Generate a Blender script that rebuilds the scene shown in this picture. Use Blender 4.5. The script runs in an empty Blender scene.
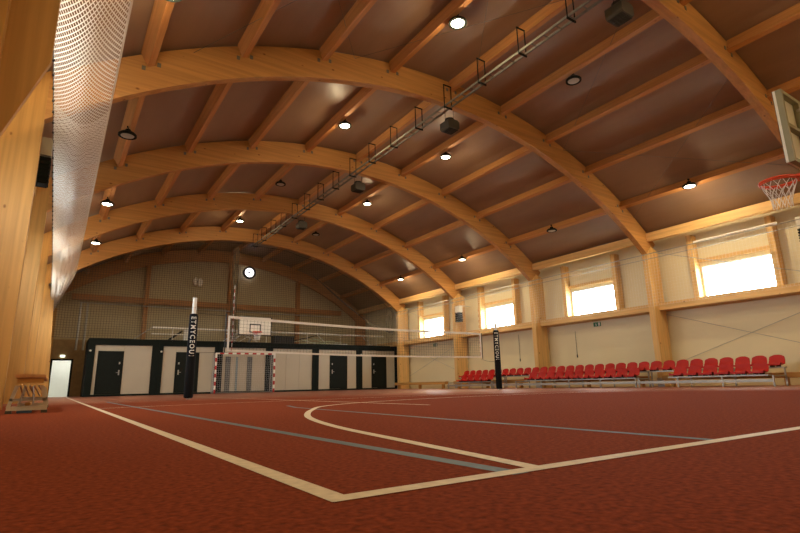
import bpy, math, random
from mathutils import Vector, Matrix
random.seed(7)
PI = math.pi
SC = bpy.context.scene
COL = SC.collection

# ------------------------------------------------------------------ camera
YAW, PITCH, ROLL = 0.5883, 0.2267, -0.0211
def cam_axes():
    cy, sy, cp, sp = math.cos(YAW), math.sin(YAW), math.cos(PITCH), math.sin(PITCH)
    f = Vector((sy*cp, cy*cp, sp)); r = Vector((cy, -sy, 0)); u = r.cross(f)
    c, s = math.cos(ROLL), math.sin(ROLL)
    return c*r + s*u, -s*r + c*u, f
r_, u_, f_ = cam_axes()
cd = bpy.data.cameras.new('camera'); cam = bpy.data.objects.new('camera', cd); COL.objects.link(cam)
m = Matrix(((r_.x, u_.x, -f_.x, 0), (r_.y, u_.y, -f_.y, 0), (r_.z, u_.z, -f_.z, 0.2524), (0, 0, 0, 1)))
cam.matrix_world = m
cd.sensor_width = 36; cd.lens = 512.37/800*36; cd.clip_start = 0.02; cd.clip_end = 300
SC.camera = cam

# ------------------------------------------------------------------ world, exposure
w = bpy.data.worlds.new('sky'); SC.world = w; w.use_nodes = True
bg = w.node_tree.nodes['Background']
bg.inputs[0].default_value = (0.86, 0.92, 1.0, 1); bg.inputs[1].default_value = 22.0
SC.view_settings.view_transform = 'Standard'; SC.view_settings.look = 'None'
SC.view_settings.gamma = 1; SC.view_settings.use_curve_mapping = False
SC.view_settings.exposure = 0.50
LAMP_W = 85.0
LAMP_COL = (1.0, 0.76, 0.44)
def portal(x, y, z, sx, sz, rot):
    l = bpy.data.lights.new('window_daylight_portal', 'AREA'); l.shape = 'RECTANGLE'; l.size = sx; l.size_y = sz; l.cycles.is_portal = True
    o = bpy.data.objects.new('window_daylight_portal', l); COL.objects.link(o); o.location = (x, y, z); o.rotation_euler = rot
for (_a, _c) in [(6.55, 8.80), (12.10, 14.36), (17.60, 19.86), (23.10, 25.36)]:
    portal(-1.83, (_a+_c)/2, 3.54, 1.12, 2.26, (0, -PI/2, 0)); portal(18.79, (_a+_c)/2, 3.54, 1.12, 2.26, (0, PI/2, 0))

# ------------------------------------------------------------------ materials
def mat(name, col, rough=0.6, metal=0.0, noise=0.0, nscale=8.0, bump=0.0, spec=0.5, coord='Object', stretch=(1, 1, 1), emit=None, estr=0.0):
    M = bpy.data.materials.new(name); M.use_nodes = True
    nt = M.node_tree; N = nt.nodes; L = nt.links
    b = N['Principled BSDF']
    b.inputs['Base Color'].default_value = (*col, 1); b.inputs['Roughness'].default_value = rough
    b.inputs['Metallic'].default_value = metal; b.inputs['Specular IOR Level'].default_value = spec
    tc = N.new('ShaderNodeTexCoord'); mp = N.new('ShaderNodeMapping'); mp.inputs['Scale'].default_value = stretch
    L.new(tc.outputs[coord], mp.inputs[0])
    nz = N.new('ShaderNodeTexNoise'); nz.inputs['Scale'].default_value = nscale; nz.inputs['Detail'].default_value = 4
    L.new(mp.outputs[0], nz.inputs['Vector'])
    rp = N.new('ShaderNodeValToRGB'); k = max(noise, 0.02)
    rp.color_ramp.elements[0].position = 0.3; rp.color_ramp.elements[1].position = 0.7
    rp.color_ramp.elements[0].color = (*[c*(1-k) for c in col], 1)
    rp.color_ramp.elements[1].color = (*[min(1, c*(1+k)) for c in col], 1)
    L.new(nz.outputs['Fac'], rp.inputs[0]); L.new(rp.outputs[0], b.inputs['Base Color'])
    if bump:
        bp = N.new('ShaderNodeBump'); bp.inputs['Strength'].default_value = bump; bp.inputs['Distance'].default_value = 0.01
        L.new(nz.outputs['Fac'], bp.inputs['Height']); L.new(bp.outputs[0], b.inputs['Normal'])
    if emit:
        b.inputs['Emission Color'].default_value = (*emit, 1); b.inputs['Emission Strength'].default_value = estr
    return M

def wood(name, col, axis):
    """laminated spruce: long grain along one axis, lamella joints, a few knots"""
    M = bpy.data.materials.new(name); M.use_nodes = True
    nt = M.node_tree; N = nt.nodes; L = nt.links; b = N['Principled BSDF']
    b.inputs['Roughness'].default_value = 0.55; b.inputs['Specular IOR Level'].default_value = 0.35
    tc = N.new('ShaderNodeTexCoord')
    st = {'x': (0.5, 14, 14), 'y': (14, 0.5, 14), 'z': (14, 14, 0.5)}[axis]
    mp = N.new('ShaderNodeMapping'); mp.inputs['Scale'].default_value = st
    L.new(tc.outputs['Object'], mp.inputs[0])
    nz = N.new('ShaderNodeTexNoise'); nz.inputs['Scale'].default_value = 1.0; nz.inputs['Detail'].default_value = 3
    L.new(mp.outputs[0], nz.inputs['Vector'])
    rp = N.new('ShaderNodeValToRGB'); rp.color_ramp.elements[0].position = 0.35; rp.color_ramp.elements[1].position = 0.65
    rp.color_ramp.elements[0].color = (*[c*0.84 for c in col], 1); rp.color_ramp.elements[1].color = (*[c*1.08 for c in col], 1)
    L.new(nz.outputs['Fac'], rp.inputs[0])
    vo = N.new('ShaderNodeTexVoronoi'); vo.inputs['Scale'].default_value = 2.6
    mp2 = N.new('ShaderNodeMapping'); mp2.inputs['Scale'].default_value = {'x': (0.8, 1.3, 1.3), 'y': (1.3, 0.8, 1.3), 'z': (1.3, 1.3, 0.8)}[axis]
    L.new(tc.outputs['Object'], mp2.inputs[0]); L.new(mp2.outputs[0], vo.inputs['Vector'])
    kr = N.new('ShaderNodeValToRGB'); kr.color_ramp.elements[0].position = 0.05; kr.color_ramp.elements[1].position = 0.10
    kr.color_ramp.elements[0].color = (1, 1, 1, 1); kr.color_ramp.elements[1].color = (0, 0, 0, 1)
    L.new(vo.outputs['Distance'], kr.inputs[0])
    mx = N.new('ShaderNodeMixRGB'); mx.inputs[2].default_value = (col[0]*0.42, col[1]*0.33, col[2]*0.25, 1)
    L.new(kr.outputs[0], mx.inputs[0]); L.new(rp.outputs[0], mx.inputs[1]); L.new(mx.outputs[0], b.inputs['Base Color'])
    return M

W = (0.55, 0.29, 0.078)
WX, WY, WZ = wood('spruce_x', W, 'x'), wood('spruce_y', W, 'y'), wood('spruce_z', W, 'z')
WLIT = wood('spruce_lit_y', (0.72, 0.46, 0.18), 'y'); WLITZ = wood('spruce_lit_z', (0.72, 0.46, 0.18), 'z')  # same spruce, paler: bright light on the right side put into its colour
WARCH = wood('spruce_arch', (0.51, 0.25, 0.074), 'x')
WPUR = wood('spruce_purlin', (0.50, 0.225, 0.07), 'y')
FLOOR_RED = mat('red_rubber_floor', (0.205, 0.042, 0.0145), 0.95, noise=0.34, nscale=55, bump=0.4, spec=0.04)
def graze(M, k=0.55):
    # gloss mixed in only at very flat viewing angles, for bright window sheen
    nt = M.node_tree; N = nt.nodes; L = nt.links; b = N['Principled BSDF']; o = N['Material Output']
    lw = N.new('ShaderNodeLayerWeight'); lw.inputs['Blend'].default_value = 0.5
    mr = N.new('ShaderNodeMapRange'); mr.inputs['From Min'].default_value = 0.979; mr.inputs['From Max'].default_value = 0.9875; mr.inputs['To Max'].default_value = k
    L.new(lw.outputs['Facing'], mr.inputs['Value'])
    g = N.new('ShaderNodeBsdfGlossy'); g.inputs['Roughness'].default_value = 0.32; g.inputs['Color'].default_value = (0.9, 0.68, 0.56, 1)
    mx = N.new('ShaderNodeMixShader'); L.new(mr.outputs[0], mx.inputs[0]); L.new(b.outputs[0], mx.inputs[1]); L.new(g.outputs[0], mx.inputs[2]); L.new(mx.outputs[0], o.inputs['Surface'])
graze(FLOOR_RED, 0.42)
LINE_W = mat('white_line_paint', (0.66, 0.56, 0.40), 0.6, noise=0.12, nscale=30)
LINE_B = mat('blue_line_paint', (0.055, 0.105, 0.135), 0.6, noise=0.15, nscale=30)
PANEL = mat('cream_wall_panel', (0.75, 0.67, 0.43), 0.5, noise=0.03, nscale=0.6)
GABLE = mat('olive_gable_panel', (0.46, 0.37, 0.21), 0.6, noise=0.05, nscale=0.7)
BROWNBOARD = mat('brown_board', (0.30, 0.19, 0.08), 0.6, noise=0.12, nscale=5)
MEMB = mat('brown_roof_membrane', (0.275, 0.172, 0.105), 0.45, noise=0.10, nscale=1.2, bump=0.3, spec=0.5, stretch=(1.5, 0.35, 1.5))
STEEL = mat('galvanised_steel', (0.45, 0.44, 0.40), 0.4, metal=0.6, noise=0.08)
WHITE = mat('white_paint', (0.80, 0.77, 0.68), 0.45, noise=0.03)
WHITEF = mat('white_fabric', (0.78, 0.74, 0.66), 0.85, noise=0.05)
DSTEEL = mat('dull_dark_steel', (0.16, 0.15, 0.12), 0.55, metal=0.3, noise=0.1)
DARK = mat('anthracite_metal', (0.010, 0.014, 0.011), 0.8, noise=0.1, spec=0.15)
DOORM = mat('dark_door', (0.009, 0.012, 0.009), 0.75, noise=0.1, spec=0.2)
CABIN = mat('beige_cabin_panel', (0.50, 0.44, 0.33), 0.55, noise=0.03, nscale=1)
BLACK = mat('black_plastic', (0.007, 0.007, 0.007), 0.5, noise=0.1)
NAVY = mat('navy_pad', (0.006, 0.007, 0.010), 0.8, noise=0.15, spec=0.15)
PADB = mat('black_pad', (0.005, 0.005, 0.005), 0.8, noise=0.15, spec=0.15)
RED = mat('red_seat_plastic', (0.43, 0.010, 0.007), 0.42, noise=0.05, spec=0.3)
REDP = mat('red_paint', (0.42, 0.02, 0.02), 0.45, noise=0.05)
RIM = mat('orange_red_rim', (0.75, 0.07, 0.015), 0.4, noise=0.05)
GREYBAR = mat('grey_strip', (0.13, 0.13, 0.12), 0.6, noise=0.1)
GREYBOX = mat('grey_box', (0.06, 0.058, 0.045), 0.5, noise=0.06)
NETD = mat('dark_net_cord', (0.10, 0.08, 0.05), 0.9)
NETW = mat('white_net_cord', (0.82, 0.80, 0.78), 0.8)
NETB = mat('black_net_cord', (0.02, 0.02, 0.02), 0.8)
LAMPGLOW = mat('lit_diffuser', (1, 1, 1), 0.4, emit=(1.0, 0.93, 0.74), estr=14.0)
LAMPOFF = mat('unlit_diffuser', (0.35, 0.32, 0.27), 0.3)
CLOCKF = mat('clock_face', (0.9, 0.9, 0.9), 0.4, emit=(0.95, 0.93, 1.0), estr=1.6)
GREEN = mat('exit_green', (0.03, 0.17, 0.06), 0.5, noise=0.05)
SIGNLIT = mat('lit_exit_sign', (0.8, 0.9, 0.8), 0.5, emit=(0.85, 1.0, 0.85), estr=2.5)
BLUEP = mat('blue_plastic', (0.03, 0.07, 0.12), 0.5)
FRAMEW = mat('white_window_frame', (0.8, 0.78, 0.7), 0.4)
ROOMW = mat('vestibule_wall', (0.78, 0.79, 0.75), 0.7)
GROUND = mat('pale_ground', (0.45, 0.45, 0.42), 0.9, noise=0.1)

def glass_mat():
    M = bpy.data.materials.new('window_glass'); M.use_nodes = True
    N = M.node_tree.nodes; L = M.node_tree.links; N.clear()
    o = N.new('ShaderNodeOutputMaterial'); t = N.new('ShaderNodeBsdfTransparent'); g = N.new('ShaderNodeBsdfGlossy')
    t.inputs[0].default_value = (0.95, 0.97, 0.97, 1); g.inputs['Roughness'].default_value = 0.05
    mx = N.new('ShaderNodeMixShader'); mx.inputs[0].default_value = 0.04; L.new(t.outputs[0], mx.inputs[1]); L.new(g.outputs[0], mx.inputs[2])
    L.new(mx.outputs[0], o.inputs[0]); return M
GLASS = glass_mat()

def mesh_net_mat():
    """fine woven safety net, gathered: threads over air, made from the surface's own UVs"""
    M = bpy.data.materials.new('gathered_net'); M.use_nodes = True
    N = M.node_tree.nodes; L = M.node_tree.links; N.clear()
    o = N.new('ShaderNodeOutputMaterial'); uv = N.new('ShaderNodeUVMap')
    sep = N.new('ShaderNodeSeparateXYZ'); L.new(uv.outputs[0], sep.inputs[0])
    def line(sock, freq, width):
        a = N.new('ShaderNodeMath'); a.operation = 'MULTIPLY'; a.inputs[1].default_value = freq; L.new(sock, a.inputs[0])
        b = N.new('ShaderNodeMath'); b.operation = 'FRACT'; L.new(a.outputs[0], b.inputs[0])
        c = N.new('ShaderNodeMath'); c.operation = 'LESS_THAN'; c.inputs[1].default_value = width; L.new(b.outputs[0], c.inputs[0]); return c.outputs[0]
    def comb(op, p, q):
        a = N.new('ShaderNodeMath'); a.operation = op; L.new(p, a.inputs[0]); L.new(q, a.inputs[1]); return a.outputs[0]
    s1 = comb('ADD', sep.outputs[0], sep.outputs[1]); s2 = comb('SUBTRACT', sep.outputs[0], sep.outputs[1])
    g = comb('MAXIMUM', line(s1, 13.0, 0.30), line(s2, 13.0, 0.30))
    d = N.new('ShaderNodeBsdfDiffuse'); d.inputs[0].default_value = (0.85, 0.82, 0.78, 1)
    tl = N.new('ShaderNodeBsdfTranslucent'); tl.inputs[0].default_value = (0.85, 0.84, 0.84, 1)
    ms = N.new('ShaderNodeMixShader'); ms.inputs[0].default_value = 0.45; L.new(d.outputs[0], ms.inputs[1]); L.new(tl.outputs[0], ms.inputs[2])
    t = N.new('ShaderNodeBsdfTransparent'); mx = N.new('ShaderNodeMixShader')
    L.new(g, mx.inputs[0]); L.new(t.outputs[0], mx.inputs[1]); L.new(ms.outputs[0], mx.inputs[2]); L.new(mx.outputs[0], o.inputs[0])
    return M
NETGATHER = mesh_net_mat()

# ------------------------------------------------------------------ helpers
class MB:
    def __init__(s): s.v = []; s.f = []; s.m = []; s.uv = {}
    def box(s, x0, x1, y0, y1, z0, z1, mi=0):
        b = len(s.v)
        s.v += [(x0,y0,z0),(x1,y0,z0),(x1,y1,z0),(x0,y1,z0),(x0,y0,z1),(x1,y0,z1),(x1,y1,z1),(x0,y1,z1)]
        for q in ((0,3,2,1),(4,5,6,7),(0,1,5,4),(1,2,6,5),(2,3,7,6),(3,0,4,7)): s.f.append(tuple(b+i for i in q)); s.m.append(mi)
        return s
    def bevbox(s, x0, x1, y0, y1, z0, z1, r=0.01, mi=0):
        """box with chamfered vertical-section edges (profile in xz, extruded along y)"""
        P = [(x0+r,z0),(x1-r,z0),(x1,z0+r),(x1,z1-r),(x1-r,z1),(x0+r,z1),(x0,z1-r),(x0,z0+r)]
        return s.prism_y(P, y0, y1, mi)
    def prism_y(s, P, y0, y1, mi=0):
        n = len(P); b = len(s.v)
        s.v += [(x, y0, z) for x, z in P] + [(x, y1, z) for x, z in P]
        s.f.append(tuple(b+i for i in range(n))); s.m.append(mi)
        s.f.append(tuple(b+n+i for i in reversed(range(n)))); s.m.append(mi)
        for i in range(n):
            j = (i+1) % n; s.f.append((b+j, b+i, b+n+i, b+n+j)); s.m.append(mi)
        return s
    def tube(s, p, q, r, n=8, mi=0, r2=None):
        p = Vector(p); q = Vector(q); d = (q-p)
        if d.length < 1e-6: return s
        d.normalize(); a = d.orthogonal().normalized(); c = d.cross(a); b = len(s.v); r2 = r if r2 is None else r2
        for P, R in ((p, r), (q, r2)):
            for i in range(n):
                t = 2*PI*i/n; s.v.append(tuple(P + (a*math.cos(t)+c*math.sin(t))*R))
        for i in range(n):
            j = (i+1) % n; s.f.append((b+i, b+j, b+n+j, b+n+i)); s.m.append(mi)
        s.f.append(tuple(b+i for i in reversed(range(n)))); s.m.append(mi)
        s.f.append(tuple(b+n+i for i in range(n))); s.m.append(mi)
        return s
    def path(s, pts, r, n=6, mi=0):
        for a, b in zip(pts, pts[1:]): s.tube(a, b, r, n, mi)
        return s
    def ring(s, c, R, r, n=24, k=6, mi=0):
        b = len(s.v)
        for i in range(n):
            t = 2*PI*i/n
            for j in range(k):
                u = 2*PI*j/k; rr = R + r*math.cos(u)
                s.v.append((c[0]+rr*math.cos(t), c[1]+rr*math.sin(t), c[2]+r*math.sin(u)))
        for i in range(n):
            for j in range(k):
                s.f.append((b+i*k+j, b+((i+1)%n)*k+j, b+((i+1)%n)*k+(j+1)%k, b+i*k+(j+1)%k)); s.m.append(mi)
        return s
    def lathe(s, c, prof, n=20, mi=0):
        """prof: list of (r, z)"""
        b = len(s.v); k = len(prof)
        for i in range(n):
            t = 2*PI*i/n
            for r, z in prof: s.v.append((c[0]+r*math.cos(t), c[1]+r*math.sin(t), c[2]+z))
        for i in range(n):
            for j in range(k-1):
                s.f.append((b+i*k+j, b+((i+1)%n)*k+j, b+((i+1)%n)*k+j+1, b+i*k+j+1)); s.m.append(mi)
        s.f.append(tuple(b+i*k for i in reversed(range(n)))); s.m.append(mi)
        s.f.append(tuple(b+i*k+k-1 for i in range(n))); s.m.append(mi)
        return s
    def quad(s, a, b_, c, d, mi=0):
        b = len(s.v); s.v += [a, b_, c, d]; s.f.append((b, b+1, b+2, b+3)); s.m.append(mi); return s
    def build(s, name, mats, parent=None, smooth=False, off=None):
        me = bpy.data.meshes.new(name)
        V = s.v if off is None else [(x-off[0], y-off[1], z-off[2]) for x, y, z in s.v]
        me.from_pydata(V, [], s.f)
        if not isinstance(mats, (list, tuple)): mats = [mats]
        for mm in mats: me.materials.append(mm)
        me.polygons.foreach_set('material_index', s.m)
        if smooth:
            me.polygons.foreach_set('use_smooth', [True]*len(me.polygons))
            try: me.set_sharp_from_angle(angle=math.radians(40))
            except Exception: pass
        me.update()
        o = bpy.data.objects.new(name, me); COL.objects.link(o)
        if parent: o.parent = parent
        elif off is not None: o.location = off
        return o

def tag(o, label, cat, group=None, kind=None):
    o['label'] = label; o['category'] = cat
    if group: o['group'] = group
    if kind: o['kind'] = kind
    return o
def struct(o, label=None):
    o['kind'] = 'structure'
    if label: o['label'] = label
    return o
def thing(name, label, cat, loc=(0, 0, 0), group=None, rz=0.0):
    o = bpy.data.objects.new(name, None); COL.objects.link(o); o.location = loc; o.rotation_euler = (0, 0, rz)
    o.empty_display_size = 0.2
    return tag(o, label, cat, group)
def dup(root, loc, label=None, rz=None, group=None):
    r = root.copy(); COL.objects.link(r); r.location = loc
    if rz is not None: r.rotation_euler = (0, 0, rz)
    if label: r['label'] = label
    if group: r['group'] = group
    for ch in list(root.children):
        c = ch.copy(); COL.objects.link(c); c.parent = r
        for g in list(ch.children):
            d = g.copy(); COL.objects.link(d); d.parent = c
    return r
ORD = ['first', 'second', 'third', 'fourth', 'fifth', 'sixth', 'seventh', 'eighth', 'ninth', 'tenth', 'eleventh', 'twelfth', 'thirteenth', 'fourteenth', 'fifteenth', 'sixteenth', 'seventeenth', 'eighteenth', 'nineteenth', 'twentieth']
def nth(i):
    if i < 20: return ORD[i]
    return {20: 'twenty-first', 21: 'twenty-second', 22: 'twenty-third', 23: 'twenty-fourth', 24: 'twenty-fifth', 25: 'twenty-sixth', 26: 'twenty-seventh', 27: 'twenty-eighth', 28: 'twenty-ninth', 29: 'thirtieth', 30: 'thirty-first'}[i]

# ------------------------------------------------------------------ hall geometry
XC, RB, ZC = 8.450, 14.755, -6.738       # arch circle: centre x, underside radius, centre z
DEP = 0.73                               # arch depth
XL, XR = -1.66, 18.62                    # wall faces
CL, CR = -0.62, 17.70                    # inner faces of the columns
Y0, YB = -1.30, 32.60                    # end walls
FR = [4.804 + 5.5665*k for k in range(-1, 6)]   # back faces of the frames
FR[-1] = 32.50
TH = 0.20
def arc(a, r=RB, y=0.0):
    t = math.radians(a); return (XC + r*math.sin(t), y, ZC + r*math.cos(t))

# floor with painted lines (one surface)
fl = MB(); fl.box(XL-0.3, XR+0.3, Y0-0.3, YB+0.3, -0.20, 0.0)
def strip(pts, wd, mi, z=0.0015):
    n = len(pts); L_, R_ = [], []
    for i, p in enumerate(pts):
        a = Vector(pts[max(0, i-1)]); b = Vector(pts[min(n-1, i+1)]); d = (b-a).normalized(); nrm = Vector((-d.y, d.x))
        L_.append((p[0]+nrm.x*wd/2, p[1]+nrm.y*wd/2, z)); R_.append((p[0]-nrm.x*wd/2, p[1]-nrm.y*wd/2, z))
    for i in range(n-1): fl.quad(R_[i], R_[i+1], L_[i+1], L_[i], mi)
LW = 0.058
strip([(1.13, 1.10), (1.08, 14.0)], 0.062, 2, 0.0012)
strip([(2.33, 1.16), (2.58, 6.3), (2.75, 7.0)], 0.055, 2, 0.0012)
strip([(15.80, 1.10), (15.82, 27.5)], 0.05, 2, 0.0012)
strip([(0.575, 1.11), (0.56, 27.55)], LW, 1)
strip([(16.33, 1.11), (16.33, 27.55)], LW, 1)
strip([(0.55, 1.135), (16.355, 1.135)], LW, 1, 0.0018)
strip([(0.55, 27.52), (16.355, 27.52)], LW, 1, 0.0018)
strip([(0.60, 9.0), (2.14, 9.35), (4.2, 9.6), (12.9, 9.9)], LW*0.9, 1, 0.0016)
strip([(3.93, 5.3), (3.93, 23.3)], LW*0.8, 1, 0.0014); strip([(12.93, 5.3), (12.93, 23.3)], LW*0.8, 1, 0.0014)
strip([(0.60, 14.33), (16.3, 14.33)], LW*0.8, 1, 0.0016)
CTRL = [(1.235, 1.12), (1.30, 1.55), (1.38, 2.11), (1.51, 2.96), (1.71, 3.80), (1.97, 4.53), (2.42, 5.44), (3.02, 6.36), (4.14, 7.13), (5.94, 7.68), (8.45, 7.90)]
CTRL = CTRL + [(16.9-x, y) for x, y in reversed(CTRL[:-1])]
def catmull(P, k=8):
    out = []
    for i in range(len(P)-1):
        p0, p1, p2, p3 = [Vector(P[j]) for j in (max(0, i-1), i, i+1, min(len(P)-1, i+2))]
        for s in range(k):
            t = s/k
            out.append(tuple(0.5*((2*p1)+(-p0+p2)*t+(2*p0-5*p1+4*p2-p3)*t*t+(-p0+3*p1-3*p2+p3)*t**3)))
    return out + [P[-1]]
strip(catmull(CTRL), LW, 1, 0.0021)
struct(fl.build('floor', [FLOOR_RED, LINE_W, LINE_B]), 'red rubber sports floor with white and blue court lines')

# walls -----------------------------------------------------------
WINY = [(6.55, 8.80), (12.10, 14.36), (17.60, 19.86), (23.10, 25.36)]
WZ0, WZ1 = 2.98, 4.10
def side_wall(name, x0, x1, top, m_):
    b = MB(); ys = [Y0]
    b.box(x0, x1, Y0, YB, 0, WZ0); b.box(x0, x1, Y0, YB, WZ1, top)
    y = Y0
    for a, c in WINY: b.box(x0, x1, y, a, WZ0, WZ1); y = c
    b.box(x0, x1, y, YB, WZ0, WZ1)
    # sheet joints of the sandwich panels
    return struct(b.build(name, m_))
side_wall('wall_right', XR, XR+0.14, 5.62, PANEL)
side_wall('wall_left', XL-0.14, XL, 5.62, PANEL)
# back gable wall with the doorway left open
DX0, DX1, DZ = -0.14, 0.68, 1.86
def under_roof(x, r=RB+0.87):
    z = ZC + math.sqrt(max(0.01, r*r-(x-XC)**2)); return max(z, 5.66) if r > RB+0.5 else z
gw = MB()
def gable(b, y0, y1, xa, xb, z0, mi=0):
    n = max(2, int((xb-xa)/0.6)); xs = [xa+(xb-xa)*i/n for i in range(n+1)]
    P = [(xa, z0), (xb, z0)] + [(x, under_roof(x)) for x in reversed(xs)]
    b.prism_y(P, y0, y1, mi)
gable(gw, YB, YB+0.15, XL-0.1, DX0, 0.0); gable(gw, YB, YB+0.15, DX0, DX1, DZ); gable(gw, YB, YB+0.15, DX1, XR+0.1, 0.0)
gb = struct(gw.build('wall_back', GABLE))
fw = MB(); gable(fw, Y0-0.15, Y0, XL-0.1, XR+0.1, 0.0); struct(fw.build('wall_front', PANEL))
# ceiling membrane, slightly slack between the purlins
cm = MB(); na, r0 = 132, RB+0.80
angs = [-41.0+82.0*i/na for i in range(na+1)]
def rr(a):
    ph = (a/7.5) % 1.0
    return r0 - 0.035*math.sin(PI*ph)
def mp_(a, r, y):
    p = arc(a, r, y); return (p[0], y, max(p[2], 5.58 + (r-r0 if r > r0 else 0)))
for i in range(na):
    a, c = angs[i], angs[i+1]
    cm.quad(mp_(a, rr(a), Y0-0.1), mp_(c, rr(c), Y0-0.1), mp_(c, rr(c), YB+0.1), mp_(a, rr(a), YB+0.1))
    cm.quad(mp_(a, r0+0.12, YB+0.1), mp_(c, r0+0.12, YB+0.1), mp_(c, r0+0.12, Y0-0.1), mp_(a, r0+0.12, Y0-0.1))
struct(cm.build('ceiling', MEMB, smooth=True), 'brown fabric roof membrane curving over the arches')

# windows ---------------------------------------------------------
wn = 0
for side in (1, -1):
    x = XR if side > 0 else XL
    for (a, c) in WINY:
        wn += 1
        fr = MB(); t = 0.055; xo, xi = (x-0.012, x+0.10) if side > 0 else (x-0.10, x+0.012)
        fr.box(xo, xi, a, a+t, WZ0, WZ1); fr.box(xo, xi, c-t, c, WZ0, WZ1)
        fr.box(xo, xi, a+t, c-t, WZ0, WZ0+t); fr.box(xo, xi, a+t, c-t, WZ1-t, WZ1)
        f = struct(fr.build('window_%d' % wn, FRAMEW))
        xm = (xo+xi)/2
        g = MB().box(xm-0.004, xm+0.004, a+t, c-t, WZ0+t, WZ1-t).build('glass_pane', GLASS, f)
gd = MB().box(-60, 80, -60, 90, -0.6, -0.22); o = gd.build('floor_outdoor', GROUND); struct(o, 'pale ground outside the hall')

# doorway and the lit vestibule behind it
vb = MB(); ya, yb2 = YB+0.15, YB+2.6; xa, xb = DX0-0.35, DX1+0.5
vb.box(xa-0.1, xa, ya, yb2, 0, 2.5); vb.box(xb, xb+0.1, ya, yb2, 0, 2.5); vb.box(xa-0.1, xb+0.1, yb2, yb2+0.1, 0, 2.5)
vb.box(xa-0.1, xb+0.1, ya, yb2+0.1, 2.5, 2.6); vb.box(xa-0.1, xb+0.1, ya, yb2+0.1, -0.19, 0.001)
struct(vb.build('wall_vestibule', ROOMW))
ld = bpy.data.lights.new('vestibule_lamp', 'AREA'); ld.energy = 17; ld.size = 0.8; ld.color = (1.0, 0.97, 0.88)
lo = bpy.data.objects.new('vestibule_lamp', ld); COL.objects.link(lo); lo.location = (0.5, YB+1.5, 2.45)
df = MB(); df.box(DX0-0.09, DX0, YB-0.04, YB+0.16, 0, DZ+0.08); df.box(DX1, DX1+0.09, YB-0.04, YB+0.16, 0, DZ+0.08); df.box(DX0, DX1, YB-0.04, YB+0.16, DZ, DZ+0.08)
struct(df.build('door_1', DARK), 'dark frame of the open doorway in the left end of the gable wall')
# brown boarding around the doorway, left of the cabins
bb = MB(); bb.box(-0.21, -0.21+0.001, 0, 0.001, 0, 0.001)
bb = MB(); bb.box(DX1+0.09, 1.35, YB-0.06, YB-0.001, 0, 2.95); bb.box(-1.5, DX0-0.09, YB-0.06, YB-0.001, 0, 2.95); bb.box(DX0-0.09, DX1+0.09, YB-0.06, YB-0.001, DZ+0.08, 2.95)
struct(bb.build('trim_1', BROWNBOARD), 'brown boarding round the doorway beside the cabins')
sg = MB().box(0.17, 0.37, YB-0.12, YB-0.062, 2.03, 2.13).build('exit_sign', SIGNLIT)
tag(sg, 'small lit exit sign above the open doorway in the far left corner', 'sign')

# ------------------------------------------------------------------ timber frames
FNAME = ['the one behind the camera', 'nearest arch, crossing the top right corner', 'second arch from the camera', 'third arch from the camera',
         'fourth arch from the camera', 'fifth arch from the camera', 'dark one against the far end wall']
def arch_mesh(y, a0=-39.6, a1=39.6, n=44, dep=DEP):
    b = MB(); A = [a0+(a1-a0)*i/n for i in range(n+1)]
    y0, y1 = y-TH, y
    base = 0
    for a in A:
        for r in (RB, RB+dep):
            for yy in (y0, y1): b.v.append(arc(a, r, yy))
    for i in range(n):
        k = 4*i; j = k+4   # k: bottom-front, +1 bottom-back, +2 top-front, +3 top-back
        for q in ((k, k+2, j+2, j), (k+1, j+1, j+3, k+3), (k, j, j+1, k+1), (k+2, k+3, j+3, j+2)): b.f.append(q); b.m.append(0)
    b.f.append((0, 1, 3, 2)); b.m.append(0); e = 4*n; b.f.append((e, e+2, e+3, e+1)); b.m.append(0)
    return b
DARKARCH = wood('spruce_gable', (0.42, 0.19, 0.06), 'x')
HANG = None
for k, y in enumerate(FR):
    t = thing('timber_frame', 'glued timber portal frame: ' + FNAME[k], 'roof arch', (XC, y, 0), 'timber roof arches')
    off = (XC, y, 0)
    last = k == 6
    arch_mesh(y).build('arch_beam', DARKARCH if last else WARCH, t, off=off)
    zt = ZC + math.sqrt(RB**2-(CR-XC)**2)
    MB().prism_y([(CR, 0), (CR+0.74, 0), (CR+0.74, zt+0.15), (CR+0.30, zt+0.30), (CR, zt+0.02)], y-TH-0.005, y+0.005).build('column', DARKARCH if last else WLITZ, t, off=off)
    if not last:
        P = [(CL, 0), (CL, 5.85), (CL-0.45, 5.5), (CL-0.92, 5.2), (CL-0.92, 0)]
        MB().prism_y(P, y-TH-0.005, y+0.005).build('column', WZ, t, off=off)
    if k == 1:
        MB().prism_y([(CL+0.001, 2.02), (-0.30, 2.94), (-0.30, 4.50), (-0.62+0.001, 4.55)], y-0.07, y-0.01).build('haunch', WZ, t, off=off)
    if k == 5:
        MB().prism_y([(CL+0.001, 0), (-0.12, 0), (-0.38, 4.6), (CL+0.001, 4.7)], y-TH+0.005, y-0.01).build('haunch', WZ, t, off=off)
    if k in (1, 2, 3, 4, 5):
        pl = MB()
        for xx in (CR-0.02, ):
            pl.box(xx, xx+0.02, y-TH-0.02, y+0.02, 0.0, 0.30)
        pl.build('steel_shoe', STEEL, t, off=off)
        for a in [-29.5+7.6*i for i in range(9)]:
            for s in (-1, 1):
                q = arc(a+s*0.58, RB+0.46, y)
                if HANG is None: h = MB().box(-0.035, 0.035, -0.012, 0, -0.045, 0.045).build('joist_hanger', DSTEEL, t); HANG = h
                else: h = HANG.copy(); COL.objects.link(h); h.parent = t
                h.location = (q[0]-XC, -TH, q[2])
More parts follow.
